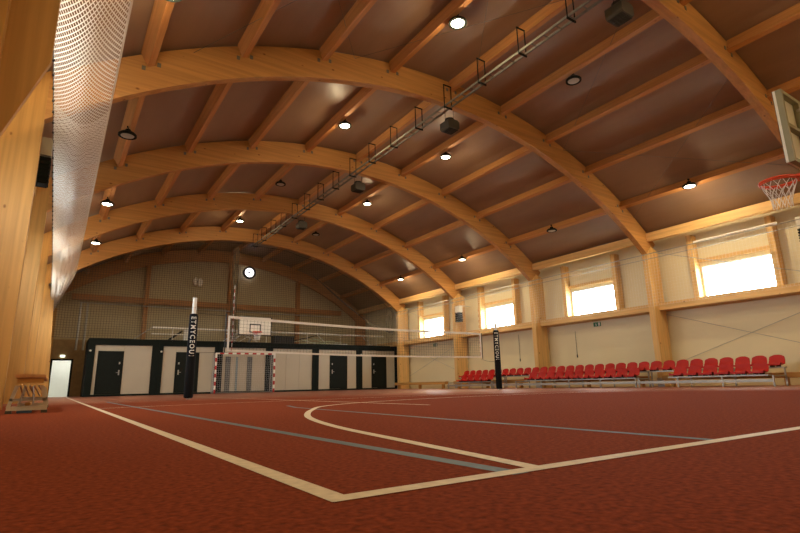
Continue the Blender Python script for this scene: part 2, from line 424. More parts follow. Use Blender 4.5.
# gable corner post (left)
o = MB().box(-1.5, -0.23, YB-0.30, YB-0.065, 0, 4.55).build('gable_post', WZ); tag(o, 'broad pale timber post in the far left corner beside the doorway', 'post')
for x, wd_ in ((3.98, 0.22), (8.70, 0.22), (13.25, 0.24)):
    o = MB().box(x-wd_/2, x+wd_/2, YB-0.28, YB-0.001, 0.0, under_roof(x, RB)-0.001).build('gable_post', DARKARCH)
    lab = {3.98: 'upright timber post on the far gable wall, left of the ball-court clock', 8.70: 'upright timber post on the far gable wall beside the round clock', 13.25: 'upright timber post on the far gable wall, right of the clock'}[x]
    lab = lab.replace('ball-court clock', 'middle post')
    tag(o, lab, 'post', 'gable wall posts')
segs = [(0.35, 3.865), (4.095, 8.585), (8.815, 13.125), (13.375, 16.5)]
gl = MB()
for a, c in segs: gl.box(a, c, YB-0.24, YB-0.001, 5.10, 5.42)
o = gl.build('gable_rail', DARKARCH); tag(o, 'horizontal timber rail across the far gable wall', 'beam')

# purlins -----------------------------------------------------------
BAY = ['bay nearest the camera', 'second bay', 'third bay', 'fourth bay', 'fifth bay', 'bay by the far gable']
PA = [-29.5+7.6*i for i in range(9)]
PROT = {}
def purlin(a, y0, y1, wd_=0.14, dep=0.30, rb=RB+0.44):
    b = MB(); Lh = (y1-y0)/2
    b.box(-wd_/2, wd_/2, -Lh, Lh, 0, dep)
    return b
for k in range(6):
    y0, y1 = FR[k]+0.002, FR[k+1]-TH-0.002
    for i, a in enumerate(PA):
        if k == 0 and a < 7: continue
        key = round(y1-y0, 2)
        if key not in PROT:
            o = purlin(a, y0, y1).build('roof_purlin', WPUR); PROT[key] = o
        else:
            o = PROT[key].copy(); COL.objects.link(o)
        p = arc(a, RB+0.46, (y0+y1)/2); o.location = p; o.rotation_euler = (0, math.radians(a), 0)
        tag(o, 'timber roof purlin, %s from the left, in the %s' % (nth(i), BAY[k]), 'roof beam', 'roof purlins')
    for s, sd in ((1, 'right'), (-1, 'left')):
        if k == 0 and s < 0: continue
        a = 37.6*s; b = MB(); b.box(-0.10, 0.10, -(y1-y0)/2, (y1-y0)/2, 0, 0.30)
        o = b.build('eave_beam', WLIT); o.location = arc(a, RB+0.47, (y0+y1)/2); o.rotation_euler = (0, 0, 0)
        o.location = (17.88 if s > 0 else -1.0, (y0+y1)/2, 5.24)
        tag(o, 'horizontal eave beam under the roof edge on the %s wall in the %s' % (sd, BAY[k]), 'roof beam', 'eave beams')

# right wall timber: sill rail and studs ------------------------------
for k in range(6):
    y0, y1 = FR[k]+0.006, FR[k+1]-TH-0.006
    o = MB().box(18.02, XR-0.002, y0, y1, 2.68, 2.94).build('sill_rail', WLIT)
    tag(o, 'timber rail under the right wall windows in the %s' % BAY[k], 'beam', 'sill rails of the right wall')
for k, (a, c) in enumerate(WINY):
    for yy, sd in ((a-0.12, 'near'), (c+0.12, 'far')):
        o = MB().box(18.28, XR-0.002, yy-0.09, yy+0.09, 2.945, 5.215).build('window_stud', WLITZ)
        tag(o, 'upright timber stud at the %s side of the %s right wall window' % (sd, nth(k)), 'post', 'window studs')
    ln = MB().box(18.50, XR-0.002, a-0.02, c+0.02, 4.22, 4.34).build('window_lintel', WLIT)
    tag(ln, 'slim timber lintel above the %s right wall window from the camera' % nth(k), 'beam', 'window lintels')

# bracing rods on the right wall
def rod(name, pts, r, m_, lab, cat, grp=None):
    b = MB(); 
    for p, q in pts: b.tube(p, q, r, 6)
    return tag(b.build(name, m_), lab, cat, grp)
for (ya, yb3, nm) in ((FR[1]+0.025, FR[2]-TH-0.025, 'in the second bay'), (FR[4]+0.025, FR[5]-TH-0.025, 'in the fifth bay')):
    rod('bracing_rod', [((18.40, ya, 0.75), (18.40, yb3, 2.55))], 0.009, STEEL, 'thin steel wall brace rising away from the camera ' + nm, 'rod', 'wall bracing')
    rod('bracing_rod', [((18.45, ya, 2.55), (18.45, yb3, 0.75))], 0.009, STEEL, 'thin steel wall brace falling away from the camera ' + nm, 'rod', 'wall bracing')
    rod('bracing_rod', [((18.24, ya, 2.95), (18.24, yb3, 4.85))], 0.012, STEEL, 'thin upper steel brace rising past the window ' + nm, 'rod', 'wall bracing')
# roof bracing
NB = [(1, -26, -11), (1, -11, -26), (1, -11, 4), (1, 4, -11), (1, 4, 19), (1, 19, 34), (1, 34, 19)]
for i, (k, a, c) in enumerate(NB):
    rod('roof_brace', [(arc(a, RB+0.62, FR[k]+0.03), arc(c, RB+0.62, FR[k+1]-TH-0.03))], 0.006, DSTEEL, 'thin steel roof brace crossing the %s, %s rod from the left' % (BAY[k], nth(i % 8)), 'rod', 'roof bracing')

# cable tray along the ridge -----------------------------------------
t = thing('cable_tray', 'long steel cable tray hanging under the ridge of the roof', 'cable tray', (8.35, 15, 7.74))
b = MB(); XT = 8.35
for s in (-1, 1): b.box(XT+s*0.10-0.012, XT+s*0.10+0.012, 1.0, 27.1, 7.74, 7.80)
_y = 1.2
while _y < 27.0: b.box(XT-0.088, XT+0.088, _y-0.012, _y+0.012, 7.742, 7.758); _y += 0.35
b.build('tray', DSTEEL, t, off=(8.35, 15, 7.74))
yy = 1.6
while yy < 27.0:
    h = MB(); 
    ztop = 8.40
    for s in (-1, 1): h.tube((XT+s*0.125, yy, 7.735), (XT+s*0.125, yy, ztop), 0.015, 5)
    h.box(XT-0.14, XT+0.14, yy-0.015, yy+0.015, 7.70, 7.736)
    h.box(XT-0.14, XT+0.14, yy-0.015, yy+0.015, ztop, ztop+0.02)
    h.build('hanger', DARK, t, off=(8.35, 15, 7.74)); yy += 1.39

# fan heaters under the ridge
t0 = thing('air_heater', 'x', 'heater', (8.95, 5.05, 7.50), 'roof fan heaters')
b = MB(); 
b.prism_y([(-0.26, 0.06), (-0.20, 0), (0.20, 0), (0.26, 0.06), (0.26, 0.30), (0.18, 0.36), (-0.18, 0.36), (-0.26, 0.30)], -0.24, 0.24)
b.build('housing', GREYBOX, t0)
g = MB(); g.box(-0.22, -0.02, -0.20, 0.20, -0.014, 0.002); g.box(0.02, 0.22, -0.20, 0.20, -0.014, 0.002)
for i in range(6): g.box(-0.21, 0.21, -0.18+0.065*i, -0.165+0.065*i, -0.03, -0.012)
g.build('grille', BLACK, t0)
MB().lathe((0, 0, 0.36), [(0.17, 0), (0.17, 0.10), (0.08, 0.13)], 16).build('fan_cowl', BLACK, t0, smooth=True)
for sx in (-0.2, 0.2): MB().tube((sx, 0, 0.32), (sx, 0, 1.0), 0.008, 5).build('hanging_rod', DARK, t0)
for _o in t0.children: _o.data.transform(Matrix.Diagonal((0.80, 0.80, 0.80, 1)))
HY = [5.05, 10.62, 16.2, 21.7]
hl = ['first grey fan heater under the ridge, close to the top edge of the photo', 'second grey fan heater under the ridge, just beyond the second arch', 'third grey fan heater under the ridge, just beyond the third arch', 'farthest grey fan heater under the ridge, beyond the fourth arch']
t0['label'] = hl[0]
for i in (1, 2, 3): dup(t0, (8.95, HY[i], 7.50), hl[i])

# ceiling lamps -------------------------------------------------------
def make_lamp(on):
    t = thing('ceiling_lamp', 'x', 'lamp', (0, 0, -20), 'round ceiling lamps')
    b = MB(); b.lathe((0, 0, 0), [(0.06, 0.16), (0.075, 0.10), (0.16, 0.075), (0.205, 0.03), (0.205, -0.012), (0.155, -0.012), (0.155, 0.0)], 24)
    b.build('housing', DARK, t, smooth=True)
    MB().lathe((0, 0, 0), [(0.12, -0.018), (0.145, -0.008), (0.15, 0.002)], 24).build('diffuser', LAMPGLOW if on else LAMPOFF, t, smooth=True)
    MB().tube((0, 0, 0.15), (0, 0, 0.24), 0.012, 6).build('hanging_rod', DARK, t)
    MB().tube((0, 0, 0.22), (0, 0, 0.25), 0.035, 10).build('ceiling_hook', DARK, t)
    return t
LON, LOFF = make_lamp(True), make_lamp(False)
ROWX = [(0.87, 'left-hand row'), (6.80, 'row left of the ridge'), (10.83, 'row right of the ridge'), (16.20, 'right-hand row')]
ROWY = [1.75, 7.62, 13.15, 18.75, 24.25]
ONM = {0: [1, 1, 0, 1, 1], 1: [1, 1, 1, 0, 1], 2: [1, 0, 1, 1, 0], 3: [1, 1, 0, 1, 1]}
PTS = bpy.data.lights.new('lamp_beam', 'SPOT'); PTS.energy = LAMP_W*1.0; PTS.color = LAMP_COL; PTS.shadow_soft_size = 0.14; PTS.spot_size = math.radians(172); PTS.spot_blend = 0.25
PTL = bpy.data.lights.new('lamp_light', 'POINT'); PTL.energy = LAMP_W*0.22; PTL.color = LAMP_COL; PTL.shadow_soft_size = 0.10
used = {True: False, False: False}
DIST = ['closest to the camera', 'second from the camera', 'third from the camera', 'fourth from the camera', 'farthest from the camera']
for ri, (x, rn) in enumerate(ROWX):
    for j, y in enumerate(ROWY):
        on = bool(ONM[ri][j]); pr_ = LON if on else LOFF
        a = math.degrees(math.asin((x-XC)/(RB+0.46))); z = ZC+math.sqrt((RB+0.50)**2-(x-XC)**2) - 0.20
        lab = '%s round lamp in the %s, %s' % ('lit' if on else 'unlit', rn, DIST[j])
        if not used[on]: pr_.location = (x, y, z); pr_['label'] = lab; used[on] = True; L_ = pr_
        else: L_ = dup(pr_, (x, y, z), lab)
        if on:
            lo = bpy.data.objects.new('lamp_light', PTL); COL.objects.link(lo); lo.parent = L_; lo.location = (0, 0, -0.14)
            lo = bpy.data.objects.new('lamp_beam', PTS); COL.objects.link(lo); lo.parent = L_; lo.location = (0, 0, -0.05)

# ------------------------------------------------------------------ safety nets
def grid_net(b, f, nu, nv, r):
    """f(u,v) -> point ; threads as fine three-sided cords"""
    for i in range(nu+1):
        pts = [f(i/nu, j/8) for j in range(9)]
        for a, c in zip(pts, pts[1:]): tri(b, a, c, r)
    for j in range(nv+1):
        n = 40; pts = [f(i/n, j/nv) for i in range(n+1)]
        for a, c in zip(pts, pts[1:]): tri(b, a, c, r)
def tri(b, p, q, r):
    p = Vector(p); q = Vector(q); d = q-p
    if d.length < 1e-5: return
    d.normalize(); a = d.orthogonal().normalized(); c = d.cross(a); k = len(b.v)
    for P in (p, q):
        for t in (0, 2*PI/3, 4*PI/3): b.v.append(tuple(P+(a*math.cos(t)+c*math.sin(t))*r))
    for i in range(3):
        j = (i+1) % 3; b.f.append((k+i, k+j, k+3+j, k+3+i)); b.m.append(0)
# far end net, hanging from the fifth arch down to the cabin roofs
YN = 27.30
def ztop(x): return ZC+math.sqrt(RB**2-(x-XC)**2)-0.05
def far_net(u, v):
    x = -0.55+u*18.15; z0 = 2.62; return (x, YN+0.10*math.sin(x*2.3)+0.03*math.sin(x*9), z0+(ztop(x)-z0)*v)
t = thing('safety_net', 'dark wide-meshed ball net hanging in front of the far gable wall', 'net', (8.5, YN, 2.6))
b = MB(); 
nx = 165
for i in range(nx+1):
    u = i/nx; tri(b, far_net(u, 0), far_net(u, 1), 0.0075)
zz = 2.62
while zz < 8.0:
    pts = []
    for i in range(90):
        x = -0.55+18.15*i/89
        if ztop(x) > zz: pts.append((x, YN+0.10*math.sin(x*2.3)+0.03*math.sin(x*9), zz))
    for a, c in zip(pts, pts[1:]): tri(b, a, c, 0.0065)
    zz += 0.11
b.build('netting', NETD, t, off=(8.5, YN, 2.6))
MB().path([far_net(i/40, 1) for i in range(41)], 0.014, 5).build('edge_rope', NETD, t, off=(8.5, YN, 2.6))
MB().path([far_net(i/40, 0) for i in range(41)], 0.010, 5).build('edge_rope', NETD, t, off=(8.5, YN, 2.6))
b = MB()
for k in range(7):
    ox = 7.38+0.05*k
    b.path([(ox+0.03*math.sin(3*z_+k), YN-0.08-0.02*(k % 3), 2.7+z_*0.5) for z_ in range(0, 11)], 0.014, 5)
b.build('gathered_seam', NETD, t, off=(8.5, YN, 2.6))
b = MB()
for k in range(5):
    b.path([(17.05+0.10*k+0.04*math.sin(2*z_+k), YN-0.05, 2.7+z_*0.27) for z_ in range(0, 8)], 0.012, 5)
for k in range(16):
    xs_, zs_ = 12.0+0.22*k, 6.6-0.16*k
    pts = []
    for q in range(11):
        u = q/10; x = xs_+(17.5-xs_)*u; pts.append((x, YN-0.12-0.01*k, min(ztop(x)-0.02, zs_-(zs_-3.3-0.02*k)*u-0.35*math.sin(PI*u))))
    b.path(pts, 0.011, 4)
b.build('gathered_seam', NETD, t, off=(8.5, YN, 2.6))

# right side net: white, in front of the windows
t = thing('safety_net', 'white ball net hanging in front of the right wall windows', 'net', (17.6, 14, 2.75))
b = MB(); 
def rn(y): return 17.56+0.02*math.sin(y*3.1)
ya, yb3 = 3.0, 27.0; n = 230
for i in range(n+1):
    y = ya+(yb3-ya)*i/n; tri(b, (rn(y), y, 2.80), (rn(y), y, 4.68), 0.0025)
for j in range(18):
    z = 2.80+0.11*j
    pts = [(rn(ya+(yb3-ya)*i/80), ya+(yb3-ya)*i/80, z) for i in range(81)]
    for a, c in zip(pts, pts[1:]): tri(b, a, c, 0.0024)
b.build('netting', NETW, t, off=(17.6, 14, 2.75))
b = MB().tube((17.56, ya, 4.70), (17.56, yb3, 4.70), 0.014, 8).build('track_tube', STEEL, t, off=(17.6, 14, 2.75))
MB().tube((17.53, 5.95, 4.74), (17.53, 8.4, 4.74), 0.032, 10).build('rolled_net', WHITEF, t, off=(17.6, 14, 2.75))
for y in FR[1:6]:
    MB().tube((17.56, y-0.1, 4.70), (17.69, y-0.1, 4.70), 0.018, 6).path([(17.50, y-0.1, 4.74), (17.50, y-0.1, 4.52), (17.69, y-0.1, 4.50)], 0.012, 6).build('bracket', STEEL, t, off=(17.6, 14, 2.75))
b = MB().tube((17.50, ya, 4.50), (17.50, yb3, 4.50), 0.012, 6)
b.build('crank_rod', STEEL, t, off=(17.6, 14, 2.75))

# left side net: bunched up under the eave, running the whole hall
t = thing('safety_net', 'pale fine net gathered up under the left eave, running towards the far wall', 'net', (-0.4, 15, 4.8))
NY, NS = 120, 30
me = bpy.data.meshes.new('netting'); V = []; UV = []; F = []
def lnet(y, s):
    tp = max(0.0, min(1.0, (y-20.5)/11.5)); tp = tp*tp*(3-2*tp)
    sag = 0.95*tp
    x0, z0 = -0.49, 4.90-sag*1.05
    x1, z1 = 0.31-0.81*tp, 4.98-sag*1.12
    x = x0+(x1-x0)*s
    z = z0+(z1-z0)*s - 0.30*math.sin(PI*s)*(1-0.5*tp) + min(1.0, max(0.0, (y-9)/7))*(0.055*math.sin(s*17+y*0.55)*math.sin(PI*s) + 0.03*math.sin(s*31-y*0.9)*math.sin(PI*s))
    x += 0.02*math.sin(y*1.3)*math.sin(PI*s)
    return (x, y, z)
ya, yb3 = 0.8, 32.0
for i in range(NY+1):
    for j in range(NS+1):
        y = ya+(yb3-ya)*i/NY; V.append(tuple(Vector(lnet(y, j/NS))-Vector((-0.4, 15, 4.8)))); UV.append((y*0.62, j/NS*1.35))
for i in range(NY):
    for j in range(NS):
        k = i*(NS+1)+j; F.append((k, k+1, k+NS+2, k+NS+1))
me.from_pydata(V, [], F); me.materials.append(NETGATHER); uvl = me.uv_layers.new(name='UVMap')
for lp in me.loops: uvl.data[lp.index].uv = UV[lp.vertex_index]
me.polygons.foreach_set('use_smooth', [True]*len(me.polygons))
o = bpy.data.objects.new('netting', me); COL.objects.link(o); o.parent = t
# a second layer of the same net folded below the first
me2 = me.copy(); o = bpy.data.objects.new('folded_netting', me2); COL.objects.link(o); o.parent = t
for i, v in enumerate(me2.vertices):
    s = (i % (NS+1))/NS; v.co.y = max(v.co.y, -15+9.0) if False else v.co.y*0.72+4.6; v.co.z -= 0.05*math.sin(PI*s); v.co.x += 0.012
for lp in me2.loops: uvl2 = me2.uv_layers[0]; u = UV[lp.vertex_index]; uvl2.data[lp.index].uv = (u[0]*1.07+0.02, u[1]*1.05+0.013)
off = (-0.4, 15, 4.8)
b = MB(); b.path([lnet(0.8+31.2*i/60, 1.0) for i in range(61)], 0.016, 6); b.build('selvedge', WHITEF, t, off=off)
b = MB(); b.path([lnet(0.8+31.2*i/60, 0.0) for i in range(61)], 0.008, 6); b.build('support_cable', BLACK, t, off=off)
y = 5.6; n = 0
hk = MB()
while y < 30.5 and n < 90:
    x, _, z = lnet(y, 0.0); hk.tube((x, y-0.02, z-0.025), (x, y+0.02, z+0.03), 0.018, 6); y += 0.42; n += 1
o = hk.build('hooks', BLACK, t, off=off); o['kind'] = 'stuff'

# ------------------------------------------------------------------ wall heaters
def wall_heater(x, y, z, lab, sgn=1, hm=None):
    t = thing('wall_heater', lab, 'heater', (x, y, z), 'wall fan heaters')
    b = MB(); b.prism_y([(-0.13, 0), (0.13, 0), (0.13, 0.30), (0.10, 0.34), (-0.10, 0.34), (-0.13, 0.30)], -0.16, 0.16); b.build('housing', hm or GREYBOX, t)
    b = MB(); b.box(-0.12, 0.12, -0.14, 0.14, -0.52, -0.03)
    for i in range(6): b.box(-0.14, 0.14, -0.16, 0.16, -0.50+0.085*i, -0.46+0.085*i)
    b.build('louvre', DARK, t)
    b = MB(); b.tube((0, 0, -0.04), (0, 0, 0.02), 0.12, 12); b.build('duct_collar', STEEL, t)
    b = MB()
    b.box(0.0 if sgn > 0 else -0.95, 0.80 if sgn > 0 else 0.0, -0.03, 0.03, 0.345, 0.37); b.build('bracket', STEEL, t)
    return t
wall_heater(17.78, 5.36, 4.47, 'dark louvred wall heater at the right edge of the photo, below the basketball ring', 1, WHITE)
wall_heater(17.78, 21.05, 3.98, 'dark louvred wall heater beside the fourth arch column on the right wall', 1, WHITE)
wall_heater(-0.60, 10.72, 4.40, 'grey and black louvred wall heater on the left, half hidden by a timber column', -1, mat('pale_grey_box', (0.36, 0.34, 0.27), 0.5))

# ------------------------------------------------------------------ cabins along the far wall
BX = [1.20, 4.28, 7.22, 10.00, 12.82, 15.77, 18.60]
YC, HC = 28.40, 2.71
CLAB = ['leftmost beige and black changing cabin with its door at the left', 'second cabin from the left, its dark door behind the left volleyball post',
        'cabin behind the handball goal with two dark strips on its wall', 'windowless and doorless cabin right of the handball goal',
        'fifth cabin from the left with a dark door in the middle', 'rightmost cabin beside the timber column with a dark door']
CDOOR = [(1.68, 2.70, 1), (5.14, 6.20, -1), None, None, (13.80, 14.90, -1), (16.70, 17.72, -1)]
for i in range(6):
    xa, xb = BX[i]+0.004, BX[i+1]-0.004; cx = (xa+xb)/2; off = (cx, YC, 0)
    t = thing('changing_cabin', CLAB[i], 'cabin', off, 'changing cabins')
    b = MB(); pw = 0.20 if i else 0.30
    b.box(xa, xa+pw, YC, YC+0.2, 0, HC); b.box(xb-pw, xb, YC, YC+0.2, 0, HC)
    b.box(xa+pw, xb-pw, YC, YC+0.2, 2.40, HC); b.box(xa+pw, xb-pw, YC, YC+0.2, 0, 0.09)
    b.box(xa, xb, YC+0.2, 30.9, HC-0.12, HC-0.02); b.box(xa, xa+0.06, YC+0.2, 30.9, 0, HC-0.12); b.box(xb-0.06, xb, YC+0.2, 30.9, 0, HC-0.12)
    b.build('frame', DARK, t, off=off)
    # wall panels with narrow joints
    x = xa+pw; b = MB(); dr = CDOOR[i]
    edges = [(xa+pw, xb-pw)] if not dr else [(xa+pw, dr[0]-0.04), (dr[1]+0.04, xb-pw)]
    for (e0, e1) in edges:
        n = max(1, round((e1-e0)/0.9)); st = (e1-e0)/n
        for q in range(n): b.box(e0+q*st+0.004, e0+(q+1)*st-0.004, YC+0.06, YC+0.14, 0.09, 2.40)
    if dr: b.box(dr[0]-0.036, dr[1]+0.036, YC+0.06, YC+0.14, 2.12, 2.40)
    b.build('wall_panel', CABIN, t, off=off)
    if dr:
        d = MB(); d.box(dr[0], dr[1], YC+0.05, YC+0.10, 0.10, 2.08)
        d.box(dr[0]-0.036, dr[0]-0.002, YC+0.03, YC+0.12, 0.092, 2.118); d.box(dr[1]+0.002, dr[1]+0.036, YC+0.03, YC+0.12, 0.092, 2.118); d.box(dr[0]-0.002, dr[1]+0.002, YC+0.03, YC+0.12, 2.084, 2.118)
        d = d.build('door', DOORM, t, off=off)
        hx = dr[1]-0.12 if dr[2] > 0 else dr[0]+0.12
        h = MB(); h.box(hx-0.03, hx+0.03, YC+0.035, YC+0.05, 0.98, 1.22); h.tube((hx, YC+0.045, 1.10), (hx, YC-0.005, 1.10), 0.012, 6); h.tube((hx, YC-0.005, 1.10), (hx-0.12*dr[2], YC-0.005, 1.10), 0.012, 6)
        hh = h.build('door_handle', STEEL, d, off=off)
        MB().box(hx-0.03, hx+0.03, YC+0.035, YC+0.05, 1.50, 1.60).build('door_lock', STEEL, d, off=off)
    else:
        if i == 2:
            for sx in (7.60, 8.78):
                s = MB().box(sx, sx+0.26, YC+0.02, YC+0.058, 0.10, 1.92).build('dark_strip', GREYBAR, t, off=off)
            MB().box(8.16, 8.26, YC+0.03, YC+0.058, 0.10, 1.9).build('narrow_blue_strip', mat('pale_blue_strip', (0.20, 0.26, 0.28), 0.5), t, off=off)
    if i in (0, 4, 5, 1):
        l = MB().lathe((xa+0.10, YC-0.03, 2.12), [(0.0, -0.05), (0.045, -0.03), (0.055, 0), (0.045, 0.03), (0.0, 0.05)], 12).build('wall_light', WHITE, t, smooth=True, off=off)

# things stored on the cabin roofs
ZR = HC
t = thing('guard_rail', 'long white guard rail on top of the cabins', 'railing', (10, 28.75, ZR))
off = (10, 28.75, ZR)
b = MB(); b.tube((3.95, 28.75, 3.36), (17.75, 28.75, 3.34), 0.05, 8); b.build('top_rail', WHITE, t, off=off)
for x in (4.9, 5.75, 8.1, 9.9, 12.4, 14.6, 16.6, 17.2):
    MB().tube((x, 28.75, ZR), (x, 28.75, 3.34), 0.018, 6).build('upright', WHITE, t, off=off)
b = MB(); b.tube((3.9, 28.75, 3.04), (6.15, 28.75, 3.04), 0.022, 8); b.build('lower_rail', WHITE, t, off=off)
b = MB(); b.tube((3.1, 28.8, ZR+0.02), (4.0, 28.75, 3.42), 0.022, 6); b.build('brace', STEEL, t, off=off)
o = MB().box(5.50, 5.68, 28.86, 29.1, ZR, 3.32).build('upright_box', WHITE); tag(o, 'narrow white box standing behind the railing on the second cabin roof', 'box')
t = thing('folded_trestle', 'dark folding trestle leaning on the cabin roof left of the volleyball post', 'trestle', (5.1, 29.0, ZR))
b = MB(); b.tube((4.7, 29.0, ZR+0.02), (5.42, 29.0, ZR+0.55), 0.035, 6); b.build('leg', DARK, t, off=(5.1, 29.0, ZR)); b = MB(); b.tube((4.8, 29.1, ZR+0.03), (5.42, 29.05, ZR+0.52), 0.03, 6); b.build('leg', DARK, t, off=(5.1, 29.0, ZR))
t = thing('storage_crate', 'black slatted crate on the cabin roof right of the backboard', 'crate', (10.9, 28.85, ZR))
b = MB(); b.box(-0.62, 0.62, -0.22, 0.22, 0, 0.40); b.build('body', BLACK, t)
b = MB()
for i in range(9): b.box(-0.60+0.145*i, -0.55+0.145*i, -0.24, -0.221, 0.03, 0.38)
b.build('slats', DARK, t); MB().box(-0.66, 0.66, -0.25, 0.25, 0.401, 0.44).build('lid', DARK, t)
POLEM = mat('pale_green_pole', (0.50, 0.55, 0.36), 0.5)
def bundle(cx, lab, specs, m_=None):
    t = thing('pole_bundle', lab, 'poles', (cx, 29.1, ZR), 'poles stored on the cabins')
    for (x0, z0, x1, z1, mm) in specs:
        MB().tube((x0-cx, 0.05*random.random(), z0), (x1-cx, 0.25*random.random(), z1), 0.024, 6).build('pole', mm, t)
bundle(13.2, 'heap of pale and green poles on the cabin roof under the rail', [(11.7, 0.16, 13.6, 0.40, POLEM), (12.0, 0.05, 14.4, 0.28, POLEM), (12.2, 0.30, 13.2, 0.08, WHITE), (13.2, 0.62, 13.9, 0.10, WHITE), (12.9, 0.42, 14.1, 0.05, POLEM), (11.2, 0.10, 13.5, 0.66, DARK), (13.0, 0.06, 15.0, 0.22, POLEM), (12.6, 0.04, 15.3, 0.10, WHITE)])
bundle(16.8, 'bent white pole leaning on the rightmost cabin roof', [(16.45, 0.58, 16.75, 0.40, WHITE), (16.75, 0.40, 16.95, 0.12, WHITE), (16.95, 0.12, 17.25, 0.04, WHITE)])
bundle(8.9, 'tangle of thin white bars behind the far basketball ring', [(7.6, 0.1, 8.3, 0.55, WHITE), (8.3, 0.1, 7.8, 0.55, WHITE), (8.4, 0.05, 9.2, 0.5, WHITE), (9.5, 0.1, 8.8, 0.45, WHITE), (9.3, 0.45, 10.0, 0.40, POLEM), (7.7, 0.50, 8.7, 0.52, WHITE)])

# gable pipe work
t = thing('wall_pipe', 'grey pipe frame on the gable wall above the doorway corner', 'pipe', (1.0, 32.0, 2.4)); off = (1.0, 32.0, 2.4)
for x in (0.80, 1.12): MB().tube((x, 31.9, 2.36), (x, 31.9, 4.86), 0.055, 8).build('upright_pipe', STEEL, t, off=off)
MB().tube((0.74, 31.9, 4.88), (15.5, 31.9, 4.88), 0.03, 8).build('horizontal_pipe', STEEL, t, off=off)
b = MB()
for x in (3.98, 8.7, 13.25): b.tube((x, 31.9, 4.88), (x, 32.315, 4.88), 0.02, 6)
b.build('bracket', DARK, t, off=off)

# clock on the gable
t = thing('wall_clock', 'round white-faced clock high on the far gable wall', 'clock', (9.82, 32.3, 7.50))
cl = MB(); n = 32; off = (9.82, 32.3, 7.50)
def disc_y(b, c, r0, r1, y0, y1, n=32, mi=0):
    k = len(b.v)
    for i in range(n):
        t_ = 2*PI*i/n
        for r, y in ((r0, y0), (r1, y0), (r1, y1), (r0, y1)): b.v.append((c[0]+r*math.cos(t_), y, c[2]+r*math.sin(t_)))
    for i in range(n):
        j = (i+1) % n
        for q in range(4):
            b.f.append((k+4*i+q, k+4*i+(q+1) % 4, k+4*j+(q+1) % 4, k+4*j+q)); b.m.append(mi)
    return b
disc_y(MB(), (0, 0, 0), 0.30, 0.42, -0.10, 0.02).build('rim', BLACK, t)
disc_y(MB(), (0, 0, 0), 0.0005, 0.298, -0.06, 0.0).build('face', CLOCKF, t)
b = MB(); b.box(-0.015, 0.015, -0.075, -0.065, -0.02, 0.22); b.box(-0.14, 0.02, -0.075, -0.065, -0.018, 0.018); b.box(-0.045, 0.045, -0.078, -0.064, -0.045, 0.045); b.build('hands', BLACK, t)
MB().tube((0, 0.02, 0), (0, 0.295, 0), 0.04, 8).build('mount', BLACK, t)
# small white box seen above the left net post
t = thing('wall_speaker', 'small white bracketed speaker on the gable, above the left volleyball post', 'speaker', (6.72, 32.3, 6.40))
b = MB(); b.prism_y([(-0.17, 0), (-0.05, 0), (-0.05, 0.30), (-0.12, 0.36), (-0.22, 0.2)], -0.1, 0.1); b.build('left_horn', WHITE, t)
b = MB(); b.prism_y([(0.02, -0.03), (0.16, -0.03), (0.20, 0.2), (0.10, 0.34), (0.0, 0.28)], -0.1, 0.1); b.build('right_horn', WHITE, t)
MB().tube((0, 0.05, 0.25), (0, 0.295, 0.25), 0.03, 6).build('bracket', DARK, t)
for _o in t.children[:]:
    if 'horn' in _o.name: _o.data.transform(Matrix.Diagonal((1.35, 1, 1.35, 1)))

# exit signs on the right wall
def exit_sign(y, z, lab, s=1.0):
    t = thing('exit_sign', lab, 'sign', (XR-0.02, y, z), 'green exit signs')
    MB().box(-0.008, 0.018, -0.17*s, 0.17*s, -0.085*s, 0.085*s).build('panel', GREEN, t)
    b = MB(); f = -0.011
    b.box(f, f+0.002, 0.02*s, 0.075*s, 0.0, 0.012*s)                     # running figure
    b.box(f, f+0.002, 0.04*s, 0.06*s, -0.03*s, 0.03*s); b.box(f, f+0.002, 0.045*s, 0.065*s, 0.038*s, 0.058*s)
    b.box(f, f+0.002, 0.055*s, 0.095*s, -0.06*s, -0.045*s); b.box(f, f+0.002, 0.02*s, 0.045*s, -0.06*s, -0.03*s)
    b.box(f, f+0.002, -0.14*s, -0.06*s, -0.065*s, 0.065*s)              # doorway
    b.build('pictogram', WHITE, t)
exit_sign(13.22, 2.53, 'small green exit sign below the second right wall window')
exit_sign(24.3, 2.50, 'small green exit sign below the farthest right wall window, seen through the net')
for y, z0, z1, lab in ((14.35, 1.35, 2.35, 'dark cord hanging on the right wall left of the green exit sign'), (17.65, 1.35, 2.5, 'dark cord hanging on the right wall beyond the right volleyball post')):
    b = MB().tube((XR-0.02, y, z0), (XR-0.02, y, z1), 0.008, 6).box(XR-0.035, XR-0.004, y-0.015, y+0.015, z0-0.12, z0)
    tag(b.build('hanging_cord', BLACK), lab, 'cord', 'cords on the right wall')

# ------------------------------------------------------------------ handball goal
GX0, GX1, GY = 6.906, 10.03, 27.665
t = thing('handball_goal', 'red and white striped handball goal in front of the cabins', 'goal', (8.47, GY, 0)); off = (8.47, GY, 0)
def striped(b, axis, a0, a1, fx, fy_or_z, n):
    st = (a1-a0)/n
    for i in range(n):
        lo, hi = a0+i*st, a0+(i+1)*st; mi = (i+1) % 2
        if axis == 'z': b.box(fx-0.04, fx+0.04, GY-0.04, GY+0.04, lo, hi, mi)
        else: b.box(lo, hi, GY-0.04, GY+0.04, fy_or_z-0.04, fy_or_z+0.04, mi)
for x in (GX0, GX1):
    b = MB(); striped(b, 'z', 0, 2.0, x, 0, 10); b.m = [1-q for q in b.m]
    b.build('goal_post', [REDP, WHITE], t, off=off)
b = MB(); striped(b, 'x', GX0-0.04, GX1+0.04, 0, 2.04, 15); b.m = [1-q for q in b.m]; b.build('crossbar', [WHITE, REDP], t, off=off)
b = MB()
